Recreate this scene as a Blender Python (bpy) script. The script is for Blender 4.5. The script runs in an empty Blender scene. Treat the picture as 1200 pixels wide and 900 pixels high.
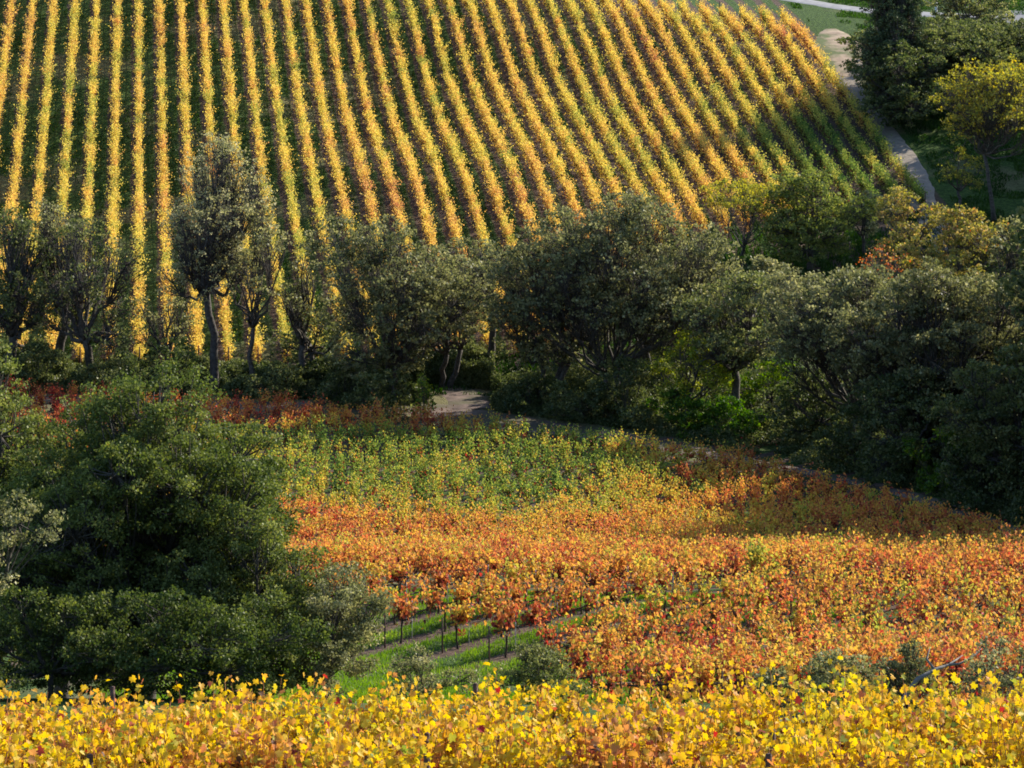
import bpy, math, random
import numpy as np
from mathutils import Vector

# ------------------------------------------------------------------ camera, sky, sun, exposure
SC = bpy.context.scene
COL = SC.collection
F = 3400.0            # focal length in photo pixels (1200 wide)
H = 51.0              # camera height above the valley floor

cam = bpy.data.cameras.new("camera")
camo = bpy.data.objects.new("camera", cam)
COL.objects.link(camo)
camo.location = (0, 0, H)
camo.rotation_euler = (math.radians(90), 0, 0)
cam.sensor_width = 36.0
cam.lens = F / 1200 * 36
cam.shift_y = -750 / 1200
cam.clip_start = 0.5
cam.clip_end = 9000
SC.camera = camo

SUN_EL = math.radians(28)
SUN_AZ = math.atan2(0.78, 0.63)       # clockwise from +Y
world = bpy.data.worlds.new("World")
SC.world = world
world.use_nodes = True
wt = world.node_tree
for n in list(wt.nodes):
    wt.nodes.remove(n)
wo = wt.nodes.new("ShaderNodeOutputWorld")
bg = wt.nodes.new("ShaderNodeBackground")
sk = wt.nodes.new("ShaderNodeTexSky")
sk.sky_type = 'NISHITA'
sk.sun_disc = False
sk.sun_elevation = SUN_EL
sk.sun_rotation = SUN_AZ
sk.altitude = 100
sk.air_density = 1.0
sk.ozone_density = 3.0
sk.dust_density = 0.6
bg.inputs[1].default_value = 0.14
wt.links.new(sk.outputs[0], bg.inputs[0])
wt.links.new(bg.outputs[0], wo.inputs[0])

sun = bpy.data.lights.new("sun", 'SUN')
sun.energy = 5.0
sun.angle = math.radians(0.5)
sun.color = (1.0, 0.93, 0.80)
suno = bpy.data.objects.new("sun", sun)
COL.objects.link(suno)
ts = Vector((math.sin(SUN_AZ) * math.cos(SUN_EL), math.cos(SUN_AZ) * math.cos(SUN_EL), math.sin(SUN_EL)))
suno.rotation_euler = ts.to_track_quat('Z', 'Y').to_euler()
suno.location = (60, 60, 150)

SC.view_settings.view_transform = 'Standard'
SC.view_settings.look = 'None'
SC.view_settings.exposure = 1.0
SC.view_settings.gamma = 1
SC.view_settings.use_curve_mapping = False
try:
    SC.cycles.filter_width = 1.75
    SC.cycles.max_bounces = 6
    SC.cycles.diffuse_bounces = 3
    SC.cycles.transmission_bounces = 4
    SC.cycles.transparent_max_bounces = 4
    SC.cycles.caustics_reflective = False
    SC.cycles.caustics_refractive = False
except Exception:
    pass

R = np.random.default_rng(7)

# ------------------------------------------------------------------ terrain
NEAR_Y = [0, 15, 30, 45, 60, 80, 96, 102, 113, 118, 130, 150, 172, 185, 200, 207, 222]
NEAR_Z = [48, 42.5, 38.3, 34.2, 30.2, 24.6, 19.2, 18.1, 17.0, 16.4, 13.2, 8.0, 4.3, 3.0, 1.5, 1.0, .4]
HY = [222, 228, 235, 250, 265, 280, 290, 300, 315, 335, 350, 400, 430]
HS = [-60, 10, 24, 38.6, 53, 72, 90, 200]
HT = [[.4, .2, .2, 3.1, 5.1, 7.3, 10, 12.8, 16.6, 22, 24.5, 33, 38],
      [.4, .2, .2, 3.1, 5.1, 7.3, 10.1, 12.9, 16.8, 22.3, 25, 33, 37],
      [.4, .2, .3, 2.5, 5.7, 8.9, 9.6, 10.4, 13.8, 20.5, 23.5, 32, 36],
      [.4, .2, .2, 2.0, 5.4, 8.9, 10.3, 11.3, 13.4, 19.7, 22, 30, 34],
      [.4, .2, .3, 1.6, 3.5, 6.6, 8.2, 9.9, 12.9, 18.7, 21, 28, 32],
      [.4, .2, .3, .9, 1.4, 4.5, 6.6, 8.6, 11.9, 16.3, 18.3, 24, 27],
      [.4, .2, .3, .9, 1.6, 4.5, 6.6, 8.6, 11.9, 16.0, 17.8, 23, 26],
      [.4, .2, .3, .9, 1.6, 4.5, 6.6, 8.6, 11.9, 16.0, 17.8, 23, 26]]
ROW_SKEW = 0.1294

gx = np.arange(-150, 151, 1.0)
gy = np.arange(0, 431, 1.0)


def build_grid():
    cols = np.array([np.interp(gy, HY, t) for t in HT])
    near = np.interp(gy, NEAR_Y, NEAR_Z)
    Z = np.zeros((len(gy), len(gx)))
    for j, y in enumerate(gy):
        if y <= 222:
            Z[j, :] = near[j]
        else:
            Z[j, :] = np.interp(gx + ROW_SKEW * y, HS, cols[:, j])
    k = np.array([1, 4, 7, 9, 10, 9, 7, 4, 1], float)
    k /= k.sum()
    for _ in range(1):
        P = np.pad(Z, ((4, 4), (0, 0)), mode='edge')
        # keep the slope at the ends
        Z = sum(k[i] * P[i:i + Z.shape[0], :] for i in range(9))
        P = np.pad(Z, ((0, 0), (4, 4)), mode='edge')
        Z = sum(k[i] * P[:, i:i + Z.shape[1]] for i in range(9))
    XX, YY = np.meshgrid(gx, gy)
    Z += 0.12 * np.sin(XX * .21 + YY * .13) * np.sin(YY * .17 - XX * .05)
    return Z


GZ = build_grid()


def gz(x, y):
    x = np.asarray(x, float)
    y = np.asarray(y, float)
    fx = np.clip(x - gx[0], 0, len(gx) - 1.001)
    fy = np.clip(y - gy[0], 0, len(gy) - 1.001)
    i = fx.astype(int)
    j = fy.astype(int)
    a = fx - i
    b = fy - j
    return (GZ[j, i] * (1 - a) * (1 - b) + GZ[j, i + 1] * a * (1 - b) + GZ[j + 1, i] * (1 - a) * b + GZ[j + 1, i + 1] * a * b)


def XU(u, D):
    return (u - 600) / F * D


def ZV(v, D):
    return H - (v + 300) / F * D


# ------------------------------------------------------------------ noise helpers
def vnoise(x, y, seed=0, scale=1.0):
    x = np.asarray(x, float) / scale
    y = np.asarray(y, float) / scale
    i = np.floor(x).astype(np.int64)
    j = np.floor(y).astype(np.int64)
    a = x - i
    b = y - j
    a = a * a * (3 - 2 * a)
    b = b * b * (3 - 2 * b)

    def h(p, q):
        n = (p * 374761393 + q * 668265263 + seed * 1442695041) & 0xFFFFFFFF
        n = ((n ^ (n >> 13)) * 1274126177) & 0xFFFFFFFF
        return ((n ^ (n >> 16)) & 0xFFFF) / 65535.0
    return (h(i, j) * (1 - a) * (1 - b) + h(i + 1, j) * a * (1 - b) + h(i, j + 1) * (1 - a) * b + h(i + 1, j + 1) * a * b)


# ------------------------------------------------------------------ mesh accumulation
class MB:
    def __init__(s):
        s.v = []
        s.li = []
        s.cnt = []
        s.mat = []
        s.tint = []
        s.n = 0

    def add(s, verts, loops, counts, mat=0, tint=0.5):
        verts = np.asarray(verts, np.float32).reshape(-1, 3)
        loops = np.asarray(loops, np.int64).ravel()
        counts = np.asarray(counts, np.int64).ravel()
        s.v.append(verts)
        s.li.append(loops + s.n)
        s.cnt.append(counts)
        s.mat.append(np.full(len(counts), mat, np.int32))
        t = np.asarray(tint, np.float32)
        s.tint.append(np.full(len(counts), float(t), np.float32) if t.ndim == 0 else t)
        s.n += len(verts)

    def cards(s, tv, tf, P, N, T, size, mat, tint):
        """place a leaf template (tv verts, tf list of faces) at P with normal N, tip direction T"""
        tv = np.asarray(tv, float)
        n = len(P)
        if n == 0:
            return
        N = N / (np.linalg.norm(N, axis=1, keepdims=True) + 1e-9)
        T = T - N * np.sum(T * N, axis=1, keepdims=True)
        T = T / (np.linalg.norm(T, axis=1, keepdims=True) + 1e-9)
        B = np.cross(T, N)
        sz = np.asarray(size).reshape(-1, 1, 1) if np.ndim(size) else size
        V = P[:, None, :] + sz * (tv[None, :, 0:1] * B[:, None, :] + tv[None, :, 1:2] * T[:, None, :] + tv[None, :, 2:3] * N[:, None, :])
        m = len(tv)
        fl = np.concatenate([np.asarray(f) for f in tf])
        fc = np.array([len(f) for f in tf])
        L = (np.arange(n)[:, None] * m + fl[None, :]).ravel()
        C = np.tile(fc, n)
        tint = np.repeat(np.asarray(tint, np.float32), len(tf)) if np.ndim(tint) else tint
        s.add(V.reshape(-1, 3), L, C, mat, tint)

    def tube(s, pts, rad, sides=5, mat=0, tint=0.5, cap=True):
        pts = np.asarray(pts, float)
        n = len(pts)
        d = np.gradient(pts, axis=0)
        d /= np.linalg.norm(d, axis=1, keepdims=True) + 1e-9
        ref = np.array([0, 0, 1.0]) if abs(d[0][2]) < 0.8 else np.array([1.0, 0, 0])
        A = np.cross(d, ref)
        A /= np.linalg.norm(A, axis=1, keepdims=True) + 1e-9
        Bq = np.cross(d, A)
        th = np.arange(sides) / sides * 2 * np.pi
        rad = np.asarray(rad, float).reshape(-1, 1, 1)
        V = pts[:, None, :] + rad * (np.cos(th)[None, :, None] * A[:, None, :] + np.sin(th)[None, :, None] * Bq[:, None, :])
        i = np.arange(n - 1)[:, None] * sides
        j = np.arange(sides)[None, :]
        k = (j + 1) % sides
        q = np.stack([i + j, i + k, i + sides + k, i + sides + j], -1).reshape(-1)
        c = [4] * ((n - 1) * sides)
        if cap:
            q = np.concatenate([q, (n - 1) * sides + np.arange(sides), np.arange(sides)[::-1]])
            c = c + [sides, sides]
        s.add(V.reshape(-1, 3), q, c, mat, tint)

    def box(s, x0, x1, y0, y1, z0, z1, mat=0):
        v = [(x, y, z) for z in (z0, z1) for y in (y0, y1) for x in (x0, x1)]
        f = [0, 2, 3, 1, 4, 5, 7, 6, 0, 1, 5, 4, 1, 3, 7, 5, 3, 2, 6, 7, 2, 0, 4, 6]
        s.add(v, f, [4] * 6, mat)

    def mesh(s, name, mats, smooth=False):
        me = bpy.data.meshes.new(name)
        v = np.concatenate(s.v)
        li = np.concatenate(s.li).astype(np.int32)
        c = np.concatenate(s.cnt).astype(np.int32)
        me.vertices.add(len(v))
        me.vertices.foreach_set('co', v.ravel())
        me.loops.add(len(li))
        me.loops.foreach_set('vertex_index', li)
        me.polygons.add(len(c))
        st = np.zeros(len(c), np.int32)
        st[1:] = np.cumsum(c)[:-1]
        me.polygons.foreach_set('loop_start', st)
        me.polygons.foreach_set('material_index', np.concatenate(s.mat))
        if smooth:
            me.polygons.foreach_set('use_smooth', np.ones(len(c), bool))
        a = me.attributes.new('tint', 'FLOAT', 'FACE')
        a.data.foreach_set('value', np.concatenate(s.tint).astype(np.float32))
        me.update(calc_edges=True)
        for m in mats:
            me.materials.append(m)
        return me

    def build(s, name, mats, parent=None, smooth=False):
        if not isinstance(mats, (list, tuple)):
            mats = [mats]
        o = bpy.data.objects.new(name, s.mesh(name, mats, smooth))
        COL.objects.link(o)
        if parent is not None:
            o.parent = parent
        return o


def tag(o, label=None, cat=None, group=None, kind=None):
    if label:
        o['label'] = label
    if cat:
        o['category'] = cat
    if group:
        o['group'] = group
    if kind:
        o['kind'] = kind
    return o


def empty(name, loc):
    o = bpy.data.objects.new(name, None)
    o.empty_display_size = 0.3
    COL.objects.link(o)
    o.location = loc
    return o


# ------------------------------------------------------------------ materials
def newmat(name):
    m = bpy.data.materials.new(name)
    m.use_nodes = True
    nt = m.node_tree
    for n in list(nt.nodes):
        nt.nodes.remove(n)
    out = nt.nodes.new("ShaderNodeOutputMaterial")
    return m, nt, out


def ramp(nt, stops):
    r = nt.nodes.new("ShaderNodeValToRGB")
    e = r.color_ramp.elements
    while len(e) < len(stops):
        e.new(0.5)
    for el, (p, c) in zip(e, stops):
        el.position = p
        el.color = (*c, 1)
    return r


def leafmat(name, stops, trans=0.45, sat=1.25, gloss=0.05, rough=0.45, tgain=1.3):
    m, nt, out = newmat(name)
    at = nt.nodes.new("ShaderNodeAttribute")
    at.attribute_name = 'tint'
    r = ramp(nt, stops)
    nt.links.new(at.outputs['Fac'], r.inputs[0])
    hs = nt.nodes.new("ShaderNodeHueSaturation")
    hs.inputs['Saturation'].default_value = sat
    hs.inputs['Value'].default_value = tgain
    nt.links.new(r.outputs[0], hs.inputs['Color'])
    d = nt.nodes.new("ShaderNodeBsdfDiffuse")
    t = nt.nodes.new("ShaderNodeBsdfTranslucent")
    nt.links.new(r.outputs[0], d.inputs[0])
    nt.links.new(hs.outputs[0], t.inputs[0])
    mx = nt.nodes.new("ShaderNodeMixShader")
    mx.inputs[0].default_value = trans
    nt.links.new(d.outputs[0], mx.inputs[1])
    nt.links.new(t.outputs[0], mx.inputs[2])
    g = nt.nodes.new("ShaderNodeBsdfGlossy")
    g.inputs['Roughness'].default_value = rough
    m2 = nt.nodes.new("ShaderNodeMixShader")
    m2.inputs[0].default_value = gloss
    nt.links.new(mx.outputs[0], m2.inputs[1])
    nt.links.new(g.outputs[0], m2.inputs[2])
    nt.links.new(m2.outputs[0], out.inputs[0])
    return m


def noisemat(name, c1, c2, scale=4, rough=0.9, bump=0.0, detail=6, c3=None, scale3=0.5):
    m, nt, out = newmat(name)
    tc = nt.nodes.new("ShaderNodeTexCoord")
    nz = nt.nodes.new("ShaderNodeTexNoise")
    nz.inputs['Scale'].default_value = scale
    nz.inputs['Detail'].default_value = detail
    nt.links.new(tc.outputs['Object'], nz.inputs['Vector'])
    r = ramp(nt, [(0.3, c1), (0.7, c2)])
    nt.links.new(nz.outputs['Fac'], r.inputs[0])
    col = r.outputs[0]
    if c3 is not None:
        n3 = nt.nodes.new("ShaderNodeTexNoise")
        n3.inputs['Scale'].default_value = scale3
        n3.inputs['Detail'].default_value = 4
        nt.links.new(tc.outputs['Object'], n3.inputs['Vector'])
        r3 = ramp(nt, [(0.45, (0, 0, 0)), (0.6, (1, 1, 1))])
        nt.links.new(n3.outputs['Fac'], r3.inputs[0])
        mx = nt.nodes.new("ShaderNodeMix")
        mx.data_type = 'RGBA'
        nt.links.new(r3.outputs[0], mx.inputs[0])
        nt.links.new(col, mx.inputs[6])
        mx.inputs[7].default_value = (*c3, 1)
        col = mx.outputs[2]
    p = nt.nodes.new("ShaderNodeBsdfPrincipled")
    p.inputs['Roughness'].default_value = rough
    p.inputs['Specular IOR Level'].default_value = 0.2
    nt.links.new(col, p.inputs['Base Color'])
    if bump:
        b = nt.nodes.new("ShaderNodeBump")
        b.inputs['Strength'].default_value = bump
        b.inputs['Distance'].default_value = 0.1
        nt.links.new(nz.outputs['Fac'], b.inputs['Height'])
        nt.links.new(b.outputs[0], p.inputs['Normal'])
    nt.links.new(p.outputs[0], out.inputs[0])
    return m


VINE = leafmat("vine_leaf", [(0.0, (.035, .07, .015)), (.15, (.09, .17, .02)), (.30, (.28, .31, .05)), (.42, (.70, .50, .045)),
                             (.54, (.66, .37, .06)), (.66, (.56, .235, .095)), (.78, (.46, .12, .065)), (.90, (.36, .035, .035)),
                             (1.0, (.12, .06, .035))], trans=0.45, sat=1.08, gloss=0.012, tgain=1.15)
HVINE = leafmat("hill_vine_leaf", [(0.0, (.035, .07, .02)), (.15, (.09, .17, .03)), (.30, (.31, .34, .07)), (.42, (.80, .61, .12)), (.54, (.78, .48, .12)), (.66, (.56, .25, .11)), (.78, (.42, .13, .08)), (.90, (.28, .05, .04)), (1.0, (.10, .05, .04))], trans=.45, sat=1.05, gloss=.01, tgain=1.15)
FVINE = leafmat("field_vine_leaf", [(0.0, (.04, .08, .02)), (.15, (.17, .25, .045)), (.30, (.38, .39, .06)), (.42, (.60, .45, .07)), (.54, (.68, .36, .07)), (.66, (.62, .24, .075)), (.78, (.54, .13, .06)), (.90, (.42, .045, .04)), (1.0, (.10, .05, .035))], trans=.45, sat=1.05, gloss=.01, tgain=1.15)
OAKD = leafmat("deep_oak_leaf", [(0, (.03, .05, .015)), (.4, (.095, .12, .035)), (.75, (.20, .22, .065)), (1, (.31, .31, .12))], trans=.36, gloss=.01)
OAKL = leafmat("oak_leaf", [(0, (.04, .06, .02)), (.4, (.13, .145, .055)), (.75, (.25, .25, .10)), (1, (.36, .34, .17))], trans=.42, gloss=.015)
GREYL = leafmat("grey_oak_leaf", [(0, (.06, .07, .03)), (.4, (.18, .18, .08)), (.75, (.34, .32, .16)), (1, (.46, .41, .23))], trans=.42, gloss=.015)
GREENL = leafmat("bright_leaf", [(0, (.04, .09, .015)), (.5, (.13, .20, .025)), (1, (.36, .36, .05))], trans=.45, gloss=.012)
SOFTL = leafmat("soft_green_leaf", [(0, (.07, .09, .03)), (.5, (.17, .20, .06)), (1, (.34, .32, .10))], trans=.45, gloss=.01)
GOLDL = leafmat("autumn_leaf", [(0, (.11, .13, .035)), (.35, (.27, .25, .07)), (.7, (.50, .36, .15)), (1, (.42, .14, .08))], trans=.42, gloss=.012)
CONIF = leafmat("conifer_needle", [(0, (.03, .05, .025)), (.6, (.085, .11, .05)), (1, (.17, .18, .085))], trans=.2, gloss=.01)
GRASSL = leafmat("grass_blade", [(0, (.07, .13, .025)), (.6, (.18, .28, .045)), (1, (.36, .36, .11))], trans=.4, gloss=.03)
BARK = noisemat("oak_bark", (.035, .03, .025), (.11, .095, .08), 6, bump=.6)
MIDBARK = noisemat("walnut_bark", (.035, .03, .027), (.10, .088, .078), 5, bump=.6)
PALEBARK = noisemat("pale_bark", (.12, .11, .10), (.25, .23, .20), 6, bump=.5)
VBARK = noisemat("vine_bark", (.04, .028, .02), (.10, .07, .05), 20, bump=.6)
CANE = noisemat("vine_cane", (.16, .07, .03), (.28, .13, .06), 20)
WOOD = noisemat("post_wood", (.07, .045, .035), (.14, .085, .065), 15, bump=.4)
STEEL = noisemat("galvanised_steel", (.32, .32, .31), (.48, .48, .46), 20, rough=.5)
RUST = noisemat("rusty_wire", (.11, .06, .04), (.22, .14, .10), 30, rough=.7)
HGRASS = leafmat("hill_grass", [(0, (.022, .045, .012)), (.6, (.055, .11, .02)), (1, (.14, .19, .04))], trans=.35, gloss=.01)  # darker copy of the grass, deepens the shade between hillside rows
DIRT = noisemat("lane_dirt", (.085, .06, .05), (.19, .135, .11), 1.3, bump=.5, c3=(.09, .08, .045), scale3=.35)
LANE = noisemat("gravel_lane", (.19, .155, .12), (.33, .275, .215), 2.0, bump=.4, c3=(.24, .20, .16), scale3=.4)
ROADM = noisemat("pale_road", (.22, .21, .205), (.33, .315, .31), 1.0, bump=.2)
ASPH = noisemat("asphalt", (.16, .155, .16), (.22, .215, .22), 2.0, bump=.2)
STRAW = noisemat("straw_dirt", (.22, .155, .105), (.42, .31, .21), .8, bump=.8, c3=(.10, .12, .04), scale3=.35)
YELL = leafmat("walnut_yellow_leaf", [(0, (.14, .16, .045)), (.5, (.36, .32, .08)), (1, (.50, .34, .09))], trans=.5, gloss=.01)
WHITE = noisemat("white_paint", (.6, .6, .58), (.75, .75, .73), 8, rough=.5)


def ground_material():
    m, nt, out = newmat("ground")
    L = nt.links.new
    tc = nt.nodes.new("ShaderNodeTexCoord")
    sep = nt.nodes.new("ShaderNodeSeparateXYZ")
    L(tc.outputs['Object'], sep.inputs[0])

    def math_(op, a, b=None, c=None):
        n = nt.nodes.new("ShaderNodeMath")
        n.operation = op
        for i, q in enumerate((a, b, c)):
            if q is None:
                continue
            if isinstance(q, (int, float)):
                n.inputs[i].default_value = q
            else:
                L(q, n.inputs[i])
        return n.outputs[0]

    def noise(scale, detail=5, rough=.55, vec=None):
        n = nt.nodes.new("ShaderNodeTexNoise")
        n.inputs['Scale'].default_value = scale
        n.inputs['Detail'].default_value = detail
        n.inputs['Roughness'].default_value = rough
        L(vec or tc.outputs['Object'], n.inputs['Vector'])
        return n.outputs['Fac']

    def mix(f, a, b):
        n = nt.nodes.new("ShaderNodeMix")
        n.data_type = 'RGBA'
        L(f, n.inputs[0])
        for k, q in ((6, a), (7, b)):
            if isinstance(q, tuple):
                n.inputs[k].default_value = (*q, 1)
            else:
                L(q, n.inputs[k])
        return n.outputs[2]

    def step(v, lo, hi):
        n = nt.nodes.new("ShaderNodeMapRange")
        n.interpolation_type = 'SMOOTHSTEP'
        L(v, n.inputs[0])
        n.inputs[1].default_value = lo
        n.inputs[2].default_value = hi
        return n.outputs[0]
    n_f = noise(3.0, 6, .7)
    n_m = noise(.6, 5)
    n_l = noise(.09, 3)
    gr = ramp(nt, [(.30, (.022, .036, .012)), (.5, (.045, .08, .018)), (.72, (.10, .15, .03))])
    L(n_f, gr.inputs[0])
    so = ramp(nt, [(.3, (.055, .036, .026)), (.7, (.14, .095, .07))])
    L(n_f, so.inputs[0])
    dry = ramp(nt, [(.3, (.12, .10, .05)), (.7, (.26, .21, .12))])
    L(n_f, dry.inputs[0])
    # stripes of tilled soil under the hillside rows
    s = math_('ADD', sep.outputs[0], math_('MULTIPLY', sep.outputs[1], ROW_SKEW))
    wob = math_('MULTIPLY', math_('SUBTRACT', n_m, .5), .9)
    s = math_('ADD', s, wob)
    fr = math_('FRACT', math_('ADD', math_('DIVIDE', s, 2.4), 200.0))
    dist = math_('ABSOLUTE', math_('SUBTRACT', fr, .5))       # 0.5 under the row, 0 mid-gap
    soil_h = step(dist, .20, .34)
    # field rows
    q = math_('SUBTRACT', math_('MULTIPLY', sep.outputs[0], .8), math_('MULTIPLY', sep.outputs[1], .6))
    q = math_('ADD', q, wob)
    fr2 = math_('FRACT', math_('ADD', math_('DIVIDE', q, 2.2), 200.0))
    soil_f = step(math_('ABSOLUTE', math_('SUBTRACT', fr2, .5)), .24, .34)
    ms = nt.nodes.new("ShaderNodeMapRange")
    L(s, ms.inputs[0])
    for q_, v_ in ((1, 34), (2, 48), (3, 234), (4, 264)):
        ms.inputs[q_].default_value = v_
    onhill = step(math_('SUBTRACT', sep.outputs[1], ms.outputs[0]), -2, 1)
    notroad = step(s, 81, 79)
    soil = math_('ADD', math_('MULTIPLY', soil_h, math_('MULTIPLY', onhill, notroad)), math_('MULTIPLY', soil_f, step(sep.outputs[1], 214, 208)))
    soil = math_('MULTIPLY', soil, step(sep.outputs[1], 98, 103))
    patch = step(n_l, .50, .62)
    base = mix(math_('MULTIPLY', patch, .55), gr.outputs[0], dry.outputs[0])
    # valley floor under the trees: litter
    val = math_('MULTIPLY', step(sep.outputs[1], 205, 215), step(sep.outputs[1], 240, 228))
    base = mix(math_('MULTIPLY', val, .7), base, dry.outputs[0])
    col = mix(soil, base, so.outputs[0])
    p = nt.nodes.new("ShaderNodeBsdfPrincipled")
    p.inputs['Roughness'].default_value = .95
    p.inputs['Specular IOR Level'].default_value = .1
    L(col, p.inputs['Base Color'])
    b = nt.nodes.new("ShaderNodeBump")
    b.inputs['Strength'].default_value = .8
    b.inputs['Distance'].default_value = .25
    L(n_f, b.inputs['Height'])
    L(b.outputs[0], p.inputs['Normal'])
    L(p.outputs[0], out.inputs[0])
    return m


GROUND = ground_material()


# ------------------------------------------------------------------ ground sheet
def build_ground():
    ext = np.array([-1100, -700, -450, -280, -200], float)
    xs = np.concatenate([ext, gx, -ext[::-1]])
    ys = np.concatenate([[-600, -300, -120, -50, -20], gy, [445, 470, 520, 600, 800, 1300]])
    XX, YY = np.meshgrid(xs, ys)
    Z = gz(XX, YY)
    back = np.maximum(0, YY - 430)
    Z = Z + 0.10 * np.minimum(back, 900) + 14 * (vnoise(XX, YY, 5, 420) - .5) * np.clip(back / 300, 0, 1)
    fr = np.maximum(0, -YY)
    Z = Z + 0.02 * fr
    ny, nx = XX.shape
    V = np.stack([XX, YY, Z], -1).reshape(-1, 3)
    i = np.arange(ny - 1)[:, None] * nx
    j = np.arange(nx - 1)[None, :]
    q = np.stack([i + j, i + j + 1, i + nx + j + 1, i + nx + j], -1).reshape(-1)
    mb = MB()
    mb.add(V, q, np.full((ny - 1) * (nx - 1), 4))
    o = mb.build("ground", GROUND, smooth=True)
    tag(o, kind='structure')


build_ground()


def ribbon(name, pts, widths, mat, lift=0.05, seed=1):
    pts = np.asarray(pts, float)
    # resample
    d = np.r_[0, np.cumsum(np.hypot(*np.diff(pts, axis=0).T))]
    t = np.arange(0, d[-1], .7)
    # smooth path
    px = np.interp(t, d, pts[:, 0])
    py = np.interp(t, d, pts[:, 1])
    w = np.interp(t, d, widths)
    k = np.ones(9) / 9
    for _ in range(2):
        px = np.convolve(np.pad(px, 4, mode='edge'), k, 'valid')
        py = np.convolve(np.pad(py, 4, mode='edge'), k, 'valid')
    dx = np.gradient(px)
    dy = np.gradient(py)
    l = np.hypot(dx, dy) + 1e-9
    nx_, ny_ = -dy / l, dx / l
    rng = np.random.default_rng(seed)
    m = 7
    e = np.linspace(-1, 1, m)
    jit = 1 + .22 * (vnoise(t, t * 0, seed, 1.6) - .5) + .12 * (rng.random(len(t)) - .5)
    jit2 = 1 + .22 * (vnoise(t, t * 0, seed + 9, 1.6) - .5) + .12 * (rng.random(len(t)) - .5)
    off = np.where(e[None, :] < 0, e[None, :] * jit[:, None], e[None, :] * jit2[:, None]) * (w / 2)[:, None]
    X = px[:, None] + nx_[:, None] * off
    Y = py[:, None] + ny_[:, None] * off
    Z = gz(X, Y) + lift
    Z[:, 0] -= lift + .03
    Z[:, -1] -= lift + .03
    V = np.stack([X, Y, Z], -1).reshape(-1, 3)
    n = len(t)
    i = np.arange(n - 1)[:, None] * m
    j = np.arange(m - 1)[None, :]
    q = np.stack([i + j, i + j + 1, i + m + j + 1, i + m + j], -1).reshape(-1)
    mb = MB()
    mb.add(V, q, np.full((n - 1) * (m - 1), 4))
    o = mb.build(name, mat, smooth=True)
    tag(o, kind='structure')
    return o


ribbon("dirt_lane", [(-60, 226), (-30, 224), (-14, 221), (-6, 221), (-2, 217), (12, 206), (20, 196.5), (26, 184), (30, 172), (33, 160), (40, 140), (44, 110)], [2.5, 2.5, 3.5, 5.0, 5.0, 2.6, 2.0, 1.9, 1.9, 1.9, 1.9, 1.9], DIRT, seed=3)
ribbon("dirt_track", [(-3, 219), (-3.5, 226), (-6, 233), (-14, 236), (-40, 233)], [4, 3.5, 2.5, 2.2, 2.2], DIRT, .07, seed=4)
ribbon("gravel_lane", [(XU(990, 332), 334), (XU(990, 325), 325), (XU(1004, 318), 318), (XU(1030, 309), 309), (XU(1058, 300), 300), (XU(1076, 292), 292), (XU(1083, 284), 284), (41.5, 272), (38, 262), (30, 255), (18, 250)], [2.6, 2.6, 2.6, 2.7, 2.9, 3.1, 3.1, 3, 3, 3, 3], LANE, .05, seed=5)
ribbon("dirt_apron", [(XU(972, 346), 345), (XU(980, 337), 337), (XU(990, 328), 328), (XU(998, 321), 322)], [1.5, 6.6, 5.2, 2.2], STRAW, .08, seed=6)
ribbon("paved_road", [(-10, 369), (XU(900, 362), 363), (XU(960, 359), 359), (XU(1022, 354.5), 355), (60, 350), (90, 346)], [3, 3, 3, 3, 3, 3], ROADM, .08, seed=7)
ribbon("parking_area", [(XU(1165, 352), 352), (XU(1260, 350), 349)], [9, 12], ASPH, .10, seed=8)
ribbon("bare_bank", [(XU(800, 271), 271.5), (XU(845, 270), 269.5), (XU(868, 268), 267)], [1.6, 3.6, 1.2], STRAW, .06, seed=9)

# ------------------------------------------------------------------ leaf templates
LEAF4 = ([(0, -.5, 0), (.40, -.05, .06), (0, .5, 0), (-.40, -.05, .06)], [(0, 1, 2, 3)])
LEAFV = ([(0, -.35, 0), (.48, -.28, .14), (.42, .22, .12), (0, .55, 0), (-.42, .22, .12), (-.48, -.28, .14)], [(0, 1, 2, 3), (0, 3, 4, 5)])
LEAFN = ([(0, -.45, 0), (.34, -.28, .14), (.30, .22, .12), (0, .62, 0), (-.30, .22, .12), (-.34, -.28, .14)], [(0, 1, 2, 3), (0, 3, 4, 5)])
LEAFG = ([(0, -.30, 0), (.22, -.50, .08), (.50, -.22, .18), (.36, .0, .10), (.48, .28, .16), (.20, .24, .06), (0, .58, -.04),
          (-.20, .24, .06), (-.48, .28, .16), (-.36, .0, .10), (-.50, -.22, .18), (-.22, -.50, .08)],
         [(0, 1, 2, 3), (0, 3, 4, 5), (0, 5, 6), (0, 6, 7), (0, 7, 8, 9), (0, 9, 10, 11)])


def runit(n, rng):
    v = rng.normal(size=(n, 3))
    return v / np.linalg.norm(v, axis=1, keepdims=True)


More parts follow.
